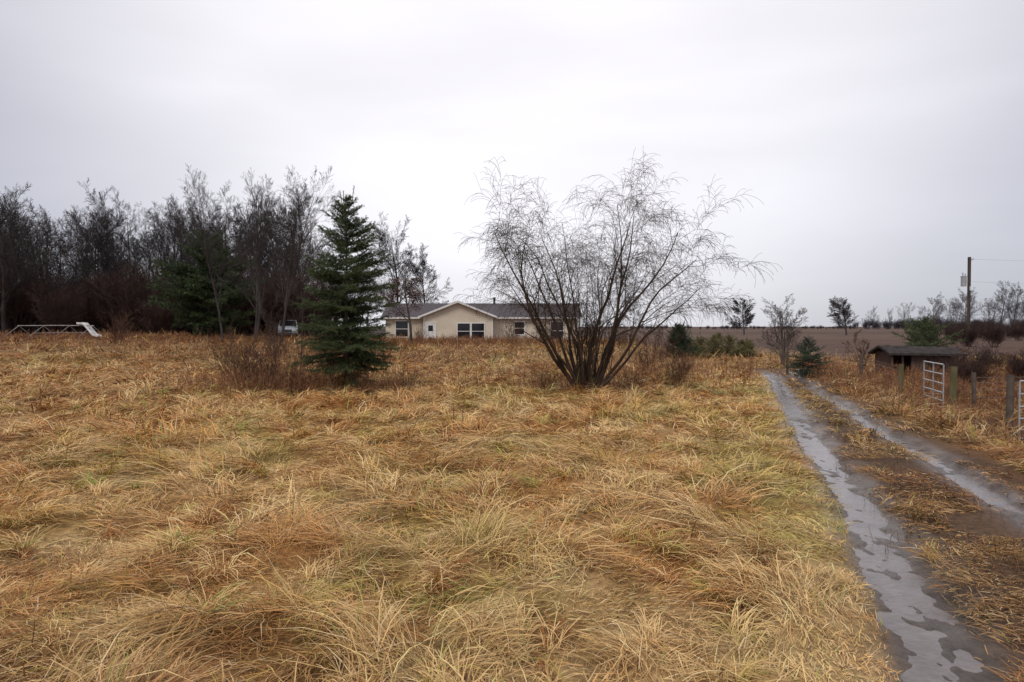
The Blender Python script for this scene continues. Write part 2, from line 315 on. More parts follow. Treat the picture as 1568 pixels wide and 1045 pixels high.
# ------------------------------------------------------------------ branching plants
def nrm(v):
    l=math.sqrt(v[0]**2+v[1]**2+v[2]**2) or 1; return (v[0]/l,v[1]/l,v[2]/l)
def grow(paths,R,p,d,Lg,r,lv,P):
    n=P['n'][lv]; st=Lg/n; pts=[p]; ds=[d]; wob=P['wob'][lv]; tp=P['trop'][lv]; tc=P.get('curl',[0]*9)[lv]
    for i in range(n):
        t=tp+tc*i/n
        d=nrm((d[0]+R.gauss(0,wob),d[1]+R.gauss(0,wob),d[2]+R.gauss(0,wob)+t)); p=(p[0]+d[0]*st,p[1]+d[1]*st,p[2]+d[2]*st)
        pts.append(p); ds.append(d)
    end=P['tip']
    rad=[max(end,r*(1-.85*(i/n))) for i in range(n+1)]
    paths.append((pts,rad))
    if lv+1<len(P['n']):
        nc=P['nch'][lv]; nc=max(1,int(round(nc*R.uniform(.75,1.25))))
        for c in range(nc):
            t=P['st'][lv]+(1-P['st'][lv])*((c+R.random())/nc); f=t*n; i=min(int(f),n-1); u=f-i
            q=tuple(pts[i][k]*(1-u)+pts[i+1][k]*u for k in range(3)); dd=ds[i+1]
            a=math.radians(P['ang'][lv]*R.uniform(.6,1.35))
            o=nrm((R.gauss(0,1),R.gauss(0,1),R.gauss(0,1))); dp=sum(o[k]*dd[k] for k in range(3)); o=nrm(tuple(o[k]-dp*dd[k] for k in range(3)))
            nd=nrm(tuple(dd[k]*math.cos(a)+o[k]*math.sin(a) for k in range(3)))
            if nd[2]<-.1 and lv<2: nd=(nd[0],nd[1],abs(nd[2])*.3)
            ln=Lg*P['ratio'][lv]*R.uniform(.65,1.2)*(1-.55*t*P.get('con',1)); rr=max(end,r*(1-.8*t)*P.get('rr',.55))
            grow(paths,R,q,nd,ln,rr,lv+1,P)
def tubes(paths):
    G={}
    for pts,rad in paths:
        k=7 if rad[0]>.035 else (4 if rad[0]>.014 else 3); G.setdefault((len(pts),k),[]).append((pts,rad))
    VV=[];QQ=[];off=0
    for (n,k),l in G.items():
        P=np.array([a for a,b in l]); R=np.array([b for a,b in l]); m=len(l)
        T=np.gradient(P,axis=1); T/=np.linalg.norm(T,axis=2,keepdims=True)+1e-9
        Mn=T.mean(1); ax=np.argmin(np.abs(Mn),axis=1); ref=np.eye(3)[ax][:,None,:]
        Aa=np.cross(T,np.broadcast_to(ref,T.shape)); Aa/=np.linalg.norm(Aa,axis=2,keepdims=True)+1e-9; B=np.cross(T,Aa)
        th=np.arange(k)/k*2*math.pi
        V=P[:,:,None,:]+R[:,:,None,None]*(np.cos(th)[None,None,:,None]*Aa[:,:,None,:]+np.sin(th)[None,None,:,None]*B[:,:,None,:])
        base=(np.arange(m)*n*k)[:,None,None]+(np.arange(n-1)*k)[None,:,None]; j=np.arange(k)[None,None,:]; j2=(j+1)%k
        Q=np.stack([base+j,base+j2,base+k+j2,base+k+j],-1).reshape(-1,4)
        VV.append(V.reshape(-1,3)); QQ.append(Q+off); off+=m*n*k
    return np.concatenate(VV),np.concatenate(QQ)
def tree_mesh(name,paths):
    V,Q=tubes(paths); return npmesh(name,V,Q,None,True)
def gz(x,y): return float(hgt(np.array([x]),np.array([y]))[0])
def put(name,me,mat,x,y,s=1,rot=0,parent=None,dz=-.05,sz=None):
    o=new_obj(name,me,mat,parent); o.location=(x,y,gz(x,y)+dz); o.scale=(s,s,sz or s); o.rotation_euler=(0,0,rot); return o
# ---- willow
R=random.Random(5); paths=[]
PW=dict(n=[11,8,7,7],wob=[.095,.11,.10,.08],trop=[.055,.06,.01,-.03],curl=[-.04,-.20,-.34,-.32],nch=[9,8,6],st=[.33,.2,.15],ang=[38,42,42],ratio=[.40,.55,.80],tip=.0032,rr=.42,con=.5)
stems=[(-78,50,4.9,.070),(-92,42,5.3,.062),(-62,33,5.4,.058),(-112,50,4.1,.05),(-75,24,5.5,.055),(5,8,5.8,.07),(-30,12,5.6,.05),(62,19,5.6,.06),(80,34,5.5,.062),(92,48,5.0,.058),(108,54,4.2,.05),(85,20,5.7,.05),(180,25,4.2,.04),(20,30,4.4,.04),(-160,36,4.0,.04),(-85,14,5.0,.04)]
for az,inc,Lg,r in stems:   # azimuth measured from +Y clockwise, inclination from vertical
    a=math.radians(az); i=math.radians(inc)
    d=(math.sin(a)*math.sin(i),math.cos(a)*math.sin(i),math.cos(i))
    p=(math.sin(a)*.16*R.random(),math.cos(a)*.16*R.random(),-.05)
    grow(paths,R,p,d,Lg*R.uniform(.93,1.05),r,0,PW)
PS=dict(n=[7,5,4],wob=[.06,.1,.12],trop=[.06,.04,0],nch=[6,5],st=[.3,.2],ang=[25,30],ratio=[.30,.5],tip=.0032,rr=.45)
for k in range(44):
    a=R.uniform(0,6.28); i=math.radians(R.uniform(2,32)); d=(math.sin(a)*math.sin(i),math.cos(a)*math.sin(i),math.cos(i))
    grow(paths,R,(R.gauss(0,.18),R.gauss(0,.18),-.05),d,R.uniform(1.8,4.2),R.uniform(.010,.022),0,PS)
put('willow_tree',tree_mesh('willow_tree',paths),M_willow,2.15,19.4)
xs_=np.array([q for p_,r_ in paths for q in p_]); print('willow',len(paths),xs_.min(0),xs_.max(0))
# ---- generic bare trees
def bare(seed,H,r,spread=38,nst=1,tip=.012,start=.22,nch=(15,9,7,5),trop=.05,ratio0=.55,rr=.45,wob=1.):
    R=random.Random(seed); paths=[]
    P=dict(n=[9,6,4,3,3],wob=[.05*wob,.075*wob,.075*wob,.06*wob,.05*wob],trop=[.05,trop+.02,trop,trop*.8,trop*.5],nch=list(nch),st=[start,.12,.1,.1],ang=[spread,34,36,34],ratio=[ratio0,.52,.58,.62],tip=tip,rr=rr,con=.9)
    for k in range(nst):
        a=R.uniform(0,6.28); i=math.radians(R.uniform(3,8) if nst==1 else R.uniform(6,20))
        grow(paths,R,(0,0,-.1),(math.cos(a)*math.sin(i),math.sin(a)*math.sin(i),math.cos(i)),H*R.uniform(.85,1.05),r,0,P)
    return tree_mesh('bare_tree',paths)
TV=[bare(11,13.5,.20,44,tip=.0085),bare(12,14.0,.22,50,tip=.0085),bare(13,13,.16,36,2,.0085,nch=(11,8,6,4)),bare(14,14.5,.22,46,tip=.0085),bare(15,12.5,.20,56,tip=.0085,ratio0=.6)]
def brushmesh(seed,H,n,tip=.01,r=.03,inc=30,n1=7,n2=5):
    R=random.Random(seed); paths=[]
    P=dict(n=[6,5,4],wob=[.08,.09,.09],trop=[.04,.03,0.02],nch=[n1,n2],st=[.2,.15],ang=[34,38],ratio=[.5,.5],tip=tip,rr=.5)
    for k in range(n):
        a=R.uniform(0,6.28); i=math.radians(R.uniform(2,inc)); q=R.uniform(0,.15)*H
        grow(paths,R,(math.cos(a)*q,math.sin(a)*q,-.05),(math.cos(a)*math.sin(i),math.sin(a)*math.sin(i),math.cos(i)),H*R.uniform(.55,1.05),r*R.uniform(.6,1),0,P)
    return tree_mesh('brush',paths)
BV=[brushmesh(21,5,30,.011,.03,34,9,7),brushmesh(22,5,34,.011,.03,42,9,7)]
TVfar=[m.copy() for m in TV]; 
woods=empty('distant_woodland')
for m in TV: m.materials.append(M_far)
for m in BV: m.materials.append(M_brush)
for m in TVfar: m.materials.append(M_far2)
R=random.Random(3)
for row,(y0,n,s0) in enumerate(((78,20,.86),(88,22,1.0),(98,22,1.14),(108,18,1.22))):
    for i in range(n):
        fx_=-.97+(i+R.random())/n*.72   # direction slope
        y=y0+R.uniform(-4,4); x=fx_*y
        if fx_>-.30: continue
        s=s0*R.uniform(.80,1.15)
        if -.72<fx_<-.64: s*=.85
        put('woodland_tree',R.choice(TV),None,x,y,s,R.uniform(0,6.28),woods)
M_under=mat_noise('understory_bark',(.046,.029,.026),(.095,.06,.05),.6,.95,0,.1)
BU=[m.copy() for m in BV]
for m in BU: m.materials.clear(); m.materials.append(M_under)
for i in range(190):
    f=R.uniform(-.97,-.27); y=R.uniform(68,108); put('understory',R.choice(BU),None,f*y,y,R.uniform(.6,1.5),R.uniform(0,6.28),woods)
for i in range(14):
    f=R.uniform(-.27,-.12); y=R.uniform(95,110); put('woodland_tree',R.choice(TV),None,f*y,y,R.uniform(.45,.7) if f<-.2 else .3,R.uniform(0,6.28),woods)
# individual trees on the left
up_=dict(trop=.07,ratio0=.46,rr=.42)
put('bare_tree',bare(31,11.6,.10,32,2,.0055,.2,(14,9,6,4),**up_),M_far,-16.9,50)
put('bare_tree',bare(32,12.4,.11,32,2,.0055,.2,(14,9,6,4),**up_),M_far,-19.6,52)
put('bare_tree',bare(33,10.6,.10,32,1,.0055,.2,(14,9,6,4),**up_),M_far,-21.6,51)
put('bare_tree',bare(36,11.8,.19,52,1,.009,.16,(22,11,8,5),.03,.6),M_far,-14.6,87,1.0)
put('bare_tree',bare(37,10.5,.18,50,1,.009,.16,(20,11,8,5),.03,.58),M_far,-11.6,90,.95)
put('bare_tree',bare(34,12,.25,50,1,.008,.16,(20,10,8,5),.03,.55),M_far,-52,70)
put('bare_tree',bare(38,3.6,.028,30,1,.003,.2,(9,6,5,3)),M_bark,-7.2,23.2)
put('bare_tree',bare(39,3.0,.022,30,1,.003,.2,(9,6,4,3)),M_bark,-8.3,24)
# right side trees
put('bare_tree',bare(41,7.4,.18,56,1,.014,.15,(22,11,8,5),.02,.62),M_far2,51,150)
put('bare_tree',bare(42,7.6,.18,56,1,.014,.2,(22,11,8,5),.02,.62),M_far2,72,147)
put('bare_tree',bare(43,3.0,.045,50,5,.004,.12,(10,7,5,3),.03,.52),mat_noise('small_tree_bark',(.09,.07,.062),(.16,.13,.115),3,.9),13.1,33)
put('bare_tree',bare(44,1.9,.03,40,2,.004,.12,(9,6,4,3)),M_brush,15.9,30.6)
row=empty('distant_tree_row')
for x,y,H in ((149.6,260,9.5),(149.8,250,7),(131.8,210,9),(133,205,9),(119,170,8),(107,150,9),(110,150,9),(113,150,9.5),(121,155,9),(123,150,9.5),(222,420,11),(232,420,10),(21,120,5.5),(138,150,9),(100,150,7.5),(104,160,8),(96,155,7),(116,158,9),(127,190,9.5),(140,200,9)):
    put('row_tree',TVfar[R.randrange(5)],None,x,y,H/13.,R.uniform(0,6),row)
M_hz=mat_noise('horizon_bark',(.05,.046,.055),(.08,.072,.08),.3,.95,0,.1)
TH=[m.copy() for m in BV]
for m in TH: m.materials.clear(); m.materials.append(M_hz)
for i in range(260):
    y=R.uniform(430,640); f=R.uniform(.14,1.0)
    put('row_brush',R.choice(TH),None,f*y,y,R.uniform(.5,1.1)*(1.5 if f>.5 else .6),R.uniform(0,6),row)
BR2=[m.copy() for m in BV]
for m in BR2: m.materials.clear(); m.materials.append(M_under)
hedge=empty('fence_row_brush')
for i in range(56):
    y=R.uniform(60,130); f=R.uniform(.60,.98); put('brush',R.choice(BR2),None,f*y,y,R.uniform(.3,.6),R.uniform(0,6),hedge)
for i in range(36):
    y=R.uniform(24,38); f=R.uniform(.62,.95); put('brush',R.choice(BR2),None,f*y,y,R.uniform(.16,.28),R.uniform(0,6),hedge)
# shrubs close to the spruce and elsewhere
SH=[brushmesh(51,1.7,26,.003,.009,42,7,5),brushmesh(52,1.5,24,.003,.008,50,7,5),brushmesh(53,1.2,20,.003,.008,46,6,4)]
for x,y,s,i in ((-7.0,19.6,1.0,0),(-6.0,18.9,.85,1),(-7.9,20.6,1.0,1),(-8.6,21.5,1.1,0),(-3.3,19.6,.7,2),(-4.2,18.7,.6,2),(3.6,19.7,.7,2),(1.0,20.4,.7,2),(5.2,22,.75,0),(6.0,24,.7,1),(-5.6,20.6,.9,0),(2.9,18.9,.5,2),(9.9,10.2,.55,2),(10.6,11.2,.6,0),(9.1,8.6,.45,2),(11.8,13.5,.6,1),(10.2,14.4,.4,2),(12.7,19.5,.5,1),(-13,38,1.2,0),(-26,45,1.6,1),(3,58,1.4,0),(0,64,1.3,0),(8,50,1.5,1),(-9,66,1.2,1),(5.6,28,1.1,0),(7.6,34,1.2,1)):
    put('bare_shrub',SH[i],M_brush,x,y,s,x*7)
# ------------------------------------------------------------------ conifers
def conifer(name,seed,x,y,H,Rr,z0,nwh,nb,prof,nl,nw,dens,c1,c2,twig=.09,droop=.5,e_lo=-8,e_hi=50,twl=.34,spikes=0,parentmat=M_bark,clump=0,jit=.5):
    R=random.Random(seed); rg=np.random.default_rng(seed); paths=[]; seg=[]
    par=empty(name,(x,y,gz(x,y)-.03))
    tr_=[(R.gauss(0,.01)*H*.2*i/8,R.gauss(0,.01)*H*.2*i/8,H*.97*i/8) for i in range(9)]
    paths.append((tr_,[max(.012,.014*H*(1-i/8)) for i in range(9)]))
    for w in range(nwh):
        u=(w+.5*R.random())/nwh; h=z0+(H*.97-z0)*u; g=(.80+.32*R.random()) if not clump else (.75+.5*R.random())
        for b in range(nb):
            hh=h+R.uniform(-jit,jit)*(H-z0)/nwh; Lb=Rr*prof(u)*R.uniform(.6,1.22)*g
            if Lb<.08: Lb=.08
            a=R.uniform(0,6.283); el=math.radians(e_lo+(e_hi-e_lo)*u**1.2+R.uniform(-8,8)); n=5; p=(0,0,hh); pts=[p]; dirs=[]
            for i in range(n):
                s=i/(n-1); e_=el-droop*(1-u)*math.sin(s*2.2)*.7+.5*s*s*droop
                d=(math.cos(a)*math.cos(e_),math.sin(a)*math.cos(e_),math.sin(e_)); p=tuple(p[k]+d[k]*Lb/n for k in range(3)); pts.append(p); dirs.append(d)
            paths.append((pts,[max(.003,.010*Lb*(1-.85*i/n)) for i in range(n+1)]))
            for i in range(1,n): seg.append((pts[i],pts[i+1],1))
            m=max(3,int(Lb/twig))
            for q in range(m):
                s=.15+.85*(q+R.random())/m; f=s*n; i=min(int(f),n-1); uu=f-i; o=tuple(pts[i][k]*(1-uu)+pts[i+1][k]*uu for k in range(3))
                for sg in (-1,1):
                    aa=a+sg*math.radians(R.uniform(35,65)); ee=el+R.uniform(-.5,.25)-.15*(1-u)
                    l=(twl*Lb*(1-.6*s)+.5*twig)*R.uniform(.6,1.2)
                    seg.append((o,(o[0]+math.cos(aa)*math.cos(ee)*l,o[1]+math.sin(aa)*math.cos(ee)*l,o[2]+math.sin(ee)*l),R.random()*.5+.5*s))
    for k in range(spikes):
        a=k*2.1; q0=(math.cos(a)*.16,math.sin(a)*.16,H*.93); q1=(math.cos(a)*.24,math.sin(a)*.24,H*(1.02-.015*k))
        paths.append(([(0.0,0,H*.88),q0,q1],[.012,.010,.007])); seg.append((q0,q1,.5))
    new_obj('trunk_and_limbs',tree_mesh('limbs',paths),parentmat,par)
    s0=np.array([a for a,b,c in seg]); s1=np.array([b for a,b,c in seg]); sc_=np.array([c for a,b,c in seg]); ln=np.linalg.norm(s1-s0,axis=1)
    cnt=np.maximum(3,(ln*dens).astype(int)); idx=np.repeat(np.arange(len(seg)),cnt); n=len(idx)
    t=rg.random((n,1)); P=s0[idx]*(1-t)+s1[idx]*t; D=(s1-s0)[idx]/ln[idx][:,None]
    rv=rg.normal(0,1,(n,3)); rv-= (rv*D).sum(1,keepdims=True)*D; rv/=np.linalg.norm(rv,axis=1,keepdims=True)
    nd=D*rg.uniform(.3,.9,(n,1))+rv; nd/=np.linalg.norm(nd,axis=1,keepdims=True)
    wd=np.cross(nd,rg.normal(0,1,(n,3))); wd/=np.linalg.norm(wd,axis=1,keepdims=True)
    l=nl*rg.uniform(.6,1.2,(n,1)); w=nw*.5
    V=np.stack([P-wd*w,P+wd*w,P+nd*l+wd*w*.3,P+nd*l-wd*w*.3],1).reshape(-1,3); Q=np.arange(n*4).reshape(-1,4)
    c=lerp(np.array(c1),np.array(c2),np.clip(sc_[idx][:,None]*.7+rg.random((n,1))*.3,0,1)); c=np.repeat(c,4,axis=0)
    new_obj('needles',npmesh('needles',V,Q,c),M_needle,par); print(name,n); return par
sp=lambda u: float(np.interp(u,[0,.08,.22,.42,.55,.7,.85,.95,1],[.45,.80,1,1,.88,.66,.42,.24,.08]))
conifer('spruce_tree',61,-4.75,19.6,5.8,1.36,.25,25,12,sp,.045,.010,180,(.024,.042,.018),(.09,.115,.038),.075,.5,e_lo=-6,e_hi=42,twl=.36,spikes=3,jit=.2)
pine=lambda u: min(1,.55+1.6*u)*(1-u**2.4)**.7
conifer('pine_tree',62,-26.6,60,9.0,4.0,.6,18,12,pine,.20,.05,34,(.020,.04,.015),(.055,.08,.025),.30,.3,0,45,.30,clump=1)
ced=lambda u:(1-u**2)**.6
conifer('cedar_shrub',63,9.3,38,1.9,.95,.05,13,14,ced,.05,.016,110,(.02,.035,.02),(.045,.07,.035),.10,.2,25,70)
conifer('spruce_tree',64,11.2,25.8,1.45,.72,.05,12,9,sp,.035,.012,130,(.03,.045,.03),(.06,.085,.045),.08,.4)
conifer('spruce_tree',65,19.3,32,2.6,1.35,.3,14,7,sp,.05,.016,110,(.045,.07,.03),(.11,.13,.05),.12,.3,5,50)
jp=lambda u:(1-u**1.5)**.6*.9
for k,(x,y,h,r_) in enumerate(((11.3,41,1.15,.9),(12.3,41.6,1.35,.8),(13.1,41,1.2,.9),(14.0,41.5,1.0,.8),(10.7,41.2,1.0,.7),(12.8,42.2,1.5,.7),(14.6,42,.9,.7))):
    conifer('juniper_shrub',70+k,x,y,h,r_,.02,8,10,jp,.07,.018,60,(.10,.10,.04),(.20,.17,.07),.12,.2,20,75,clump=1)
# small oak keeping rusty leaves
par=empty('oak_tree',(-8.4,57,gz(-8.4,57)))
R=random.Random(81); paths=[]
P=dict(n=[8,6,5,4],wob=[.05,.1,.1,.1],trop=[.06,.05,.03,.0],nch=[14,8,6],st=[.25,.2,.15],ang=[55,40,38],ratio=[.50,.5,.5],tip=.008,rr=.5)
grow(paths,R,(0,0,-.1),(0.02,0,1),6.4,.13,0,P)
new_obj('trunk_and_limbs',tree_mesh('oak',paths),M_bark,par)
tips=np.array([p[0][-1] for p in paths if len(p[0])<=6]); k=RG.integers(0,len(tips),7500); Pp=tips[k]+RG.normal(0,.18,(7500,3))
Pp=Pp[Pp[:,2]<5.6]; n=len(Pp); a=RG.uniform(0,6.28,n)
new_obj('leaves',npmesh('leaves',*blades(Pp,a,RG.uniform(.06,.13,n),np.full(n,.07),RG.uniform(-1,.6,n),np.zeros(n),np.array([.13,.065,.05])*RG.uniform(.6,1.4,(n,1)),1)),M_grass,par)
# ------------------------------------------------------------------ house
M_side,nt,b=mat_new('cream_siding'); N=nt.nodes; L=nt.links
tc=N.new('ShaderNodeTexCoord'); sp_=N.new('ShaderNodeSeparateXYZ'); L.new(tc.outputs['Object'],sp_.inputs[0])
md=N.new('ShaderNodeMath'); md.operation='MODULO'; md.inputs[1].default_value=.2; ad=N.new('ShaderNodeMath'); ad.inputs[1].default_value=10; L.new(sp_.outputs['Z'],ad.inputs[0]); L.new(ad.outputs[0],md.inputs[0])
bp=N.new('ShaderNodeBump'); bp.inputs['Distance'].default_value=.12; bp.inputs['Strength'].default_value=.6; bp.invert=True; L.new(md.outputs[0],bp.inputs['Height']); L.new(bp.outputs[0],b.inputs['Normal'])
nn=N.new('ShaderNodeTexNoise'); nn.inputs['Scale'].default_value=.8; nn.inputs['Detail'].default_value=5; L.new(tc.outputs['Object'],nn.inputs['Vector'])
cr=N.new('ShaderNodeValToRGB'); cr.color_ramp.elements[0].position=.3; cr.color_ramp.elements[1].position=.7; cr.color_ramp.elements[0].color=(.58,.50,.39,1); cr.color_ramp.elements[1].color=(.70,.62,.49,1); L.new(nn.outputs['Fac'],cr.inputs[0]); L.new(cr.outputs[0],b.inputs['Base Color']); b.inputs['Roughness'].default_value=.6
M_white=mat_noise('white_trim',(.68,.68,.66),(.78,.78,.76),3,.5)
M_roof=mat_noise('shingles',(.085,.075,.08),(.14,.125,.13),7,.95,.4,.05,(1,1,4))
M_glass,nt,b=mat_new('window_glass'); b.inputs['Base Color'].default_value=(.015,.016,.02,1); b.inputs['Roughness'].default_value=.06
M_found=mat_noise('foundation',(.25,.23,.2),(.35,.33,.3),5,.9)
M_metal=mat_noise('galvanised',(.36,.37,.38),(.5,.51,.52),8,.45,0,.5,(1,1,1),.3)
house=empty('ranch_house',(0,0,0))
YF=73.5; EZ=2.88; X0,X1=-13.6,7.1
box('foundation',X0+.05,X1-.05,YF+.05,YF+8,-.5,.25,M_found,house)
box('main_walls',X0,X1,YF,YF+8.05,.25,EZ,M_side,house)
ov=.45; rz=4.32; ym=YF+4.0; sl_=(rz-EZ)/4.0; th=.14
def roofx(name,xa,xb,ya,yb,ze,zr,mat):
    yc=(ya+yb)/2
    v=[(xa,ya,ze),(xb,ya,ze),(xb,yc,zr),(xa,yc,zr),(xa,yb,ze),(xb,yb,ze)]; v+=[(a,b_,c-th) for a,b_,c in v]
    f=[(0,1,2,3),(3,2,5,4),(6,9,8,7),(9,10,11,8),(0,6,7,1),(4,5,11,10),(0,3,9,6),(3,4,10,9),(1,7,8,2),(2,8,11,5)]
    return pmesh(name,v,f,mat,house)
roofx('main_roof',X0-ov,X1+ov,YF-ov,YF+8+ov,EZ-ov*sl_+.14,rz+.14,M_roof)
for xx in (X0,X1):
    s=.002 if xx==X1 else -.002
    pmesh('gable_end',[(xx+s,YF,EZ),(xx+s,YF+8,EZ),(xx+s,ym,rz)],[(0,1,2)],M_side,house)
box('fascia',X0-ov,X1+ov,YF-ov-.03,YF-ov-.003,EZ-ov*sl_-.06,EZ-ov*sl_+.12,M_white,house)
gx=-5.7; hw=3.95; YG=YF-1.3; pz=4.42; g0,g1=gx-hw+.35,gx+hw-.35; gs=(pz-EZ)/hw
v=[(g0,YG,.0),(g1,YG,.0),(g1,YG,EZ+.35*gs-.02),(gx,YG,pz-.02),(g0,YG,EZ+.35*gs-.02)]; v+=[(a,YF-.003,c) for a,b_,c in v]
pmesh('gable_walls',v,[(0,1,2,3,4),(0,4,9,5),(1,6,7,2)],M_side,house)
ya,yb=YG-.45,YF+3.6; e_=EZ-.25*gs
for sgn,nm in ((-1,'gable_roof_left'),(1,'gable_roof_right')):
    xe=gx+sgn*(hw+.25); v=[(xe,ya,e_),(gx,ya,pz+.02),(gx,yb,pz+.02),(xe,yb,e_)]; v=[(a,b_,c+.13) for a,b_,c in v]+[(a,b_,c) for a,b_,c in v]
    f=[(0,1,2,3),(7,6,5,4),(0,4,5,1),(1,5,6,2),(2,6,7,3),(3,7,4,0)]
    pmesh(nm,v,f,M_roof,house)
    v=[(xe,ya-.035,e_-.10),(gx,ya-.035,pz-.08),(gx,ya-.035,pz+.13),(xe,ya-.035,e_+.11)]; v+=[(a,ya-.004,c) for a,b_,c in v]
    pmesh('bargeboard',v,[(0,1,2,3),(4,7,6,5),(0,4,5,1),(2,6,7,3),(3,7,4,0)],M_white,house)
def window(x0,x1,z0,z1,y,n=1):
    box('window_glass',x0,x1,y-.03,y-.012,z0,z1,M_glass,house)
    box('sill',x0-.12,x1+.12,y-.10,y-.003,z0-.12,z0,M_white,house); box('head',x0-.1,x1+.1,y-.08,y-.003,z1,z1+.11,M_white,house)
    for k in range(n+1):
        xc=x0+(x1-x0)*k/n; w=.05 if k in (0,n) else .10
        xc_=xc-.05 if k==0 else (xc+.05 if k==n else xc)
        box('mullion',xc_-w,xc_+w,y-.075,y-.031 if 0<k<n else y-.003,z0,z1,M_white,house)
    box('rail',x0+.002,x1-.002,y-.06,y-.032,(z0+z1)/2-.03,(z0+z1)/2+.03,M_white,house)
window(-5.75,-2.95,.52,2.15,YG,2)
window(-12.5,-11.2,.75,2.4,YF,1)
window(4.2,5.5,.45,2.3,YF,1)
window(.3,1.3,1.0,2.3,YF,1)
box('door',-9.1,-8.1,YG-.05,YG-.003,.15,2.2,M_white,house); box('door_pane',-8.85,-8.35,YG-.06,YG-.052,1.35,1.95,M_glass,house)
box('door_frame_l',-9.2,-9.102,YG-.08,YG-.003,.15,2.3,M_white,house); box('door_frame_r',-8.098,-8.0,YG-.08,YG-.003,.15,2.3,M_white,house); box('door_head',-9.1,-8.1,YG-.08,YG-.003,2.202,2.3,M_white,house)
box('front_step',-9.6,-7.6,YG-1.1,YG-.004,-.3,.13,M_found,house)
for xx in (g0-.01,g1+.01): box('corner_board',xx-.07,xx+.07,YG-.03,YG-.002,0,EZ,M_white,house)
box('corner_board',X1-.14,X1+.02,YF-.03,YF-.002,.2,EZ-.2,M_white,house)
M_pipe=mat_noise('vent_pipe',(.05,.05,.05),(.09,.09,.09),5,.7)
def rod(name,pts,r,mat,parent,k=10):
    V,Q=tubes([(pts,[r]*len(pts))]); return new_obj(name,npmesh(name,V,Q,None,True),mat,parent)
rod('chimney_pipe',[(-2.0,77.2,4.0),(-2.0,77.2,4.6),(-2.0,77.2,5.0)],.13,M_pipe,house); rod('chimney_cap',[(-2.0,77.2,5.0),(-2.0,77.2,5.06),(-2.0,77.2,5.12)],.2,M_pipe,house)
house.location=(0,0,.05)
# ------------------------------------------------------------------ parked van
M_car=mat_noise('pale_blue_paint',(.42,.47,.50),(.47,.52,.55),2,.35,0,.5); M_tire=mat_noise('tyre',(.02,.02,.02),(.035,.035,.035),9,.8)
van=empty('parked_van',(-22.3,68,gz(-22.3,68)-.05)); van.rotation_euler=(0,0,math.radians(18))
prof=[(-2.3,.35),(-2.35,.85),(-2.1,1.05),(-1.45,1.15),(-.75,1.72),(-.4,1.8),(1.9,1.8),(2.25,1.6),(2.35,.9),(2.3,.35)]
v=[(-.92 if z<1.2 else -.80,y,z) for y,z in prof]+[(.92 if z<1.2 else .80,y,z) for y,z in prof]; n=len(prof)
f=[tuple(range(n))[::-1],tuple(range(n,2*n))]+[(i,(i+1)%n,n+(i+1)%n,n+i) for i in range(n)]
pmesh('body',v,f,M_car,van,.05)
pmesh('windscreen',[(-.78,-1.42,1.2),(.78,-1.42,1.2),(.7,-.80,1.70),(-.7,-.80,1.70)],[(0,1,2,3)],M_glass,van)
for s in (-1,1):
    pmesh('side_window',[(s*.93,-1.0,1.2),(s*.93,1.9,1.2),(s*.815,1.8,1.7),(s*.815,-.6,1.7)],[(0,1,2,3)],M_glass,van)
    box('headlight',s*.55-.2,s*.55+.2,-2.40,-2.352,.72,.9,M_white,van)
    for y in (-1.5,1.5):
        rod('wheel',[(s*.72,y,.34),(s*.83,y,.34),(s*.94,y,.34)],.34,M_tire,van)
box('grille',-.33,.33,-2.39,-2.352,.6,.85,M_pipe,van); box('bumper',-.9,.9,-2.46,-2.36,.35,.55,M_pipe,van,.02)
# ------------------------------------------------------------------ play set with slide
ps=empty('playground_slide_set',(-31.8,50,gz(-31.8,50)))
M_rust=mat_noise('weathered_pipe',(.20,.18,.17),(.38,.36,.34),4,.6)
rod('top_bar',[(-4.4,0,1.0),(-1.5,0,1.02),(1.2,0,1.0)],.035,M_rust,ps)
rod('lower_bar',[(-3.6,.5,.45),(-1.5,.4,.5),(1.0,.5,.45)],.025,M_rust,ps)
for x in (-4.3,-2.5,-.6,1.1):
    rod('leg',[(x,0,1.0),(x-.35,-.5,.5),(x-.7,-1.0,-.05)],.028,M_rust,ps); rod('leg',[(x,0,1.0),(x+.25,.5,.5),(x+.5,1.0,-.05)],.028,M_rust,ps)
sl_p=[(.1,0,1.12),(.55,0,1.08),(1.0,-.1,.65),(1.35,-.2,.28),(1.75,-.3,.2)]
v=[];f=[]
for i,(x,y,z) in enumerate(sl_p):
    for dy,dz in ((-.3,.14),(-.3,0),(.3,0),(.3,.14)): v.append((x,y+dy,z+dz))
for i in range(len(sl_p)-1):
    for k in range(3): f.append((4*i+k,4*i+k+1,4*i+k+5,4*i+k+4))
o=pmesh('slide',v,f,M_white,ps); md=o.modifiers.new('s','SOLIDIFY'); md.thickness=.05
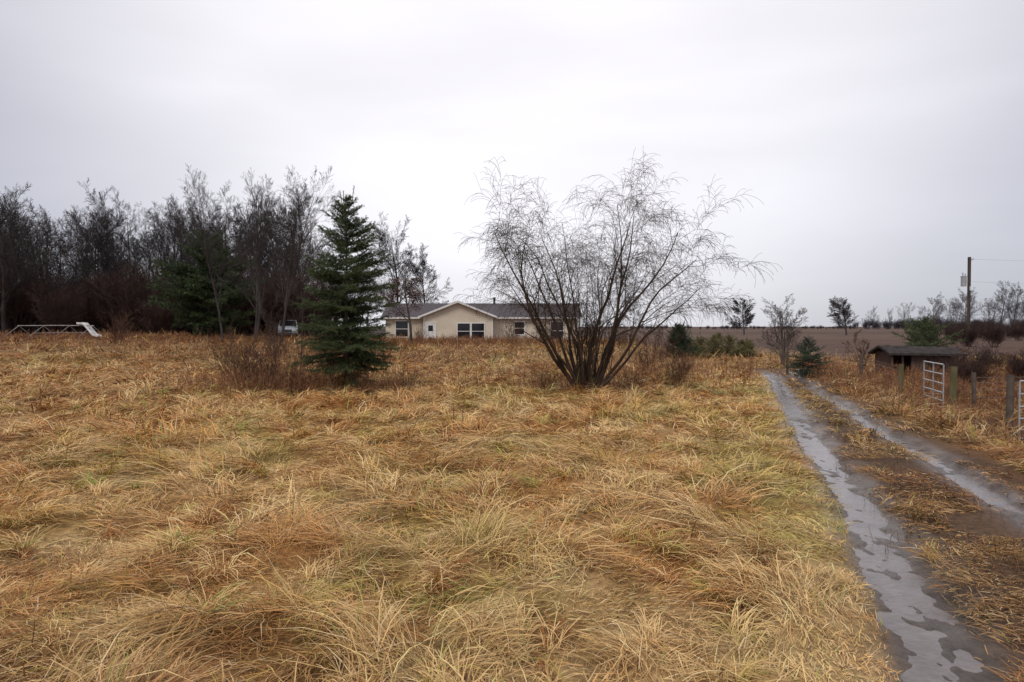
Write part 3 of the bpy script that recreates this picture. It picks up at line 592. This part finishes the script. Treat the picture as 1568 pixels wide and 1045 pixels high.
# ------------------------------------------------------------------ utility pole
up=empty('utility_pole',(46.8,70,gz(46.8,70)))
M_pole=mat_noise('pole_wood',(.06,.045,.04),(.12,.095,.08),3,.9,.3,.2,(4,4,.3))
rod('pole',[(0,0,-.3),(0,0,4),(0.0,0,9.0)],.16,M_pole,up)
rod('transformer',[(-.62,-.1,6.0),(-.62,-.1,6.35),(-.62,-.1,6.95)],.27,M_metal,up)
rod('transformer_lid',[(-.62,-.1,6.95),(-.62,-.1,7.0),(-.62,-.1,7.04)],.3,M_metal,up)
rod('bushing',[(-.7,-.1,7.0),(-.72,-.1,7.2),(-.74,-.1,7.4)],.05,M_metal,up); rod('bushing',[(-.5,-.1,7.0),(-.48,-.1,7.15),(-.46,-.1,7.3)],.05,M_metal,up)
rod('bracket',[(-.62,-.1,6.5),(-.3,-.05,6.5),(0,0,6.5)],.05,M_metal,up); rod('insulator',[(0.1,0,8.7),(.35,0,8.75),(.4,0,8.9)],.05,M_metal,up); rod('pole_tag',[(0,-.17,5.6),(0,-.18,5.8),(0,-.17,6.0)],.06,M_white,up)
for z0,x1,y1 in ((8.8,60,-6),(6.5,60,-4)):
    pts=[(0+x1*t,0+y1*t,z0-3.2*t*(1-t)) for t in [i/12 for i in range(13)]]; rod('wire',pts,.009,M_metal,up)
# ------------------------------------------------------------------ low shed
shed=empty('animal_shed',(17.9,30.2,gz(17.9,30.2)))
M_wood=mat_noise('old_boards',(.07,.045,.035),(.15,.10,.08),3,.9,.4,.2,(12,12,.6)); M_shroof=mat_noise('dark_roofing',(.04,.034,.034),(.075,.065,.06),4,.95,0,.03)
box('back_wall',-1.8,1.9,1.2,1.3,-.1,1.15,M_wood,shed); box('left_wall',-1.8,-1.7,-.9,1.197,-.1,1.2,M_wood,shed); box('right_wall',1.8,1.9,-.9,1.197,-.1,1.2,M_wood,shed)
box('front_wall',-.7,1.797,-.9,-.82,-.1,1.1,M_wood,shed); box('post',-1.22,-1.12,-.9,-.8,-.1,1.15,M_wood,shed)
pmesh('roof',[(-2.1,-1.3,1.18),(2.2,-1.3,1.12),(2.2,.2,1.42),(-2.1,.2,1.5),(2.2,1.6,1.1),(-2.1,1.6,1.15)]+[(-2.1,-1.3,1.08),(2.2,-1.3,1.02),(2.2,.2,1.32),(-2.1,.2,1.4),(2.2,1.6,1.0),(-2.1,1.6,1.05)],[(0,1,2,3),(3,2,4,5),(0,6,7,1),(6,9,8,7),(9,11,10,8),(1,7,8,2),(2,8,10,4),(0,3,9,6),(3,5,11,9),(5,4,10,11)],M_shroof,shed)
shed.scale=(.78,.62,.95)
# ------------------------------------------------------------------ gates and fence
M_post=mat_noise('mossy_post',(.11,.10,.05),(.20,.17,.09),5,.95,.4,.2,(1,1,.3)); M_dpost=mat_noise('dark_post',(.07,.055,.045),(.14,.11,.09),5,.95,.4)
M_wire=mat_noise('fence_wire',(.12,.11,.1),(.2,.18,.17),9,.6)
def post(x,y,h,r,mat,lean=0):
    z=gz(x,y); pe=rod('fence_post',[(0,0,-.3),(lean*.5,0,h*.5),(lean,0,h-.03),(lean,0,h)],r,mat,None); pe.location=(x,y,z)
    k=12; pmesh('post_cap',[(lean+math.cos(i/k*6.283)*r,math.sin(i/k*6.283)*r,h+.002) for i in range(k)],[tuple(range(k))],mat,pe)
    return pe
post(11.45,20.1,1.0,.07,M_post,.02); post(11.05,17.1,1.2,.08,M_post,.03); post(11.95,17.6,1.05,.055,M_dpost,-.03); post(9.38,12.85,1.28,.065,M_dpost,.02)
post(13.6,17.9,1.1,.05,M_dpost); post(15.4,18.1,1.1,.05,M_dpost,.05); post(12.6,24.6,1.05,.06,M_dpost); post(10.9,27.0,.9,.05,M_dpost)
def gate(name,x0,y0,x1,y1,h,zb=.12,nb=6):
    z=min(gz(x0,y0),gz(x1,y1)); g=empty(name,(x0,y0,z)); dx,dy=x1-x0,y1-y0
    for i in range(nb):
        zz=zb+(h-zb)*(i/(nb-1))**1.15; rod('rail',[(0,0,zz),(dx*.5,dy*.5,zz),(dx,dy,zz)],.018,M_metal,g)
    for t in (0,.5,1): rod('stile',[(dx*t,dy*t,zb),(dx*t,dy*t,(h+zb)/2),(dx*t,dy*t,h)],.02,M_metal,g)
gate('farm_gate',11.42,18.9,10.92,17.25,1.22)
gate('farm_gate',9.50,12.75,12.4,12.2,1.2)
fw=empty('wire_fence')
for pts in ([(11.95,17.6),(13.6,17.9),(15.4,18.1),(24,19)],[(11.45,20.1),(12.6,24.6),(10.9,27)]):
    for hh in (.2,.4,.6,.8,.92):
        rod('wire',[(x,y,gz(x,y)+hh) for x,y in pts],.006,M_wire,fw)
M_st=mat_noise('stone',(.3,.26,.2),(.5,.45,.36),6,.9,.4)
for x,y,s in ((11.7,27.6,.16),(11.95,27.8,.11),(11.3,27.5,.12)):
    bpy.ops.mesh.primitive_ico_sphere_add(subdivisions=2,radius=s,location=(x,y,gz(x,y)+s*.5)); o=bpy.context.object; o.name='field_stone'; o.data.materials.append(M_st)
    for v_ in o.data.vertices: v_.co*=R.uniform(.8,1.2)
    o.scale=(1.3,1,.7)
# ------------------------------------------------------------------ camera
cd=bpy.data.cameras.new('camera'); cd.lens=24; cd.sensor_width=36; cd.clip_end=8000; cd.clip_start=.05
co=bpy.data.objects.new('camera',cd); S.collection.objects.link(co); co.location=(0,0,1.9); co.rotation_euler=(math.radians(90-1.23),0,0); S.camera=co
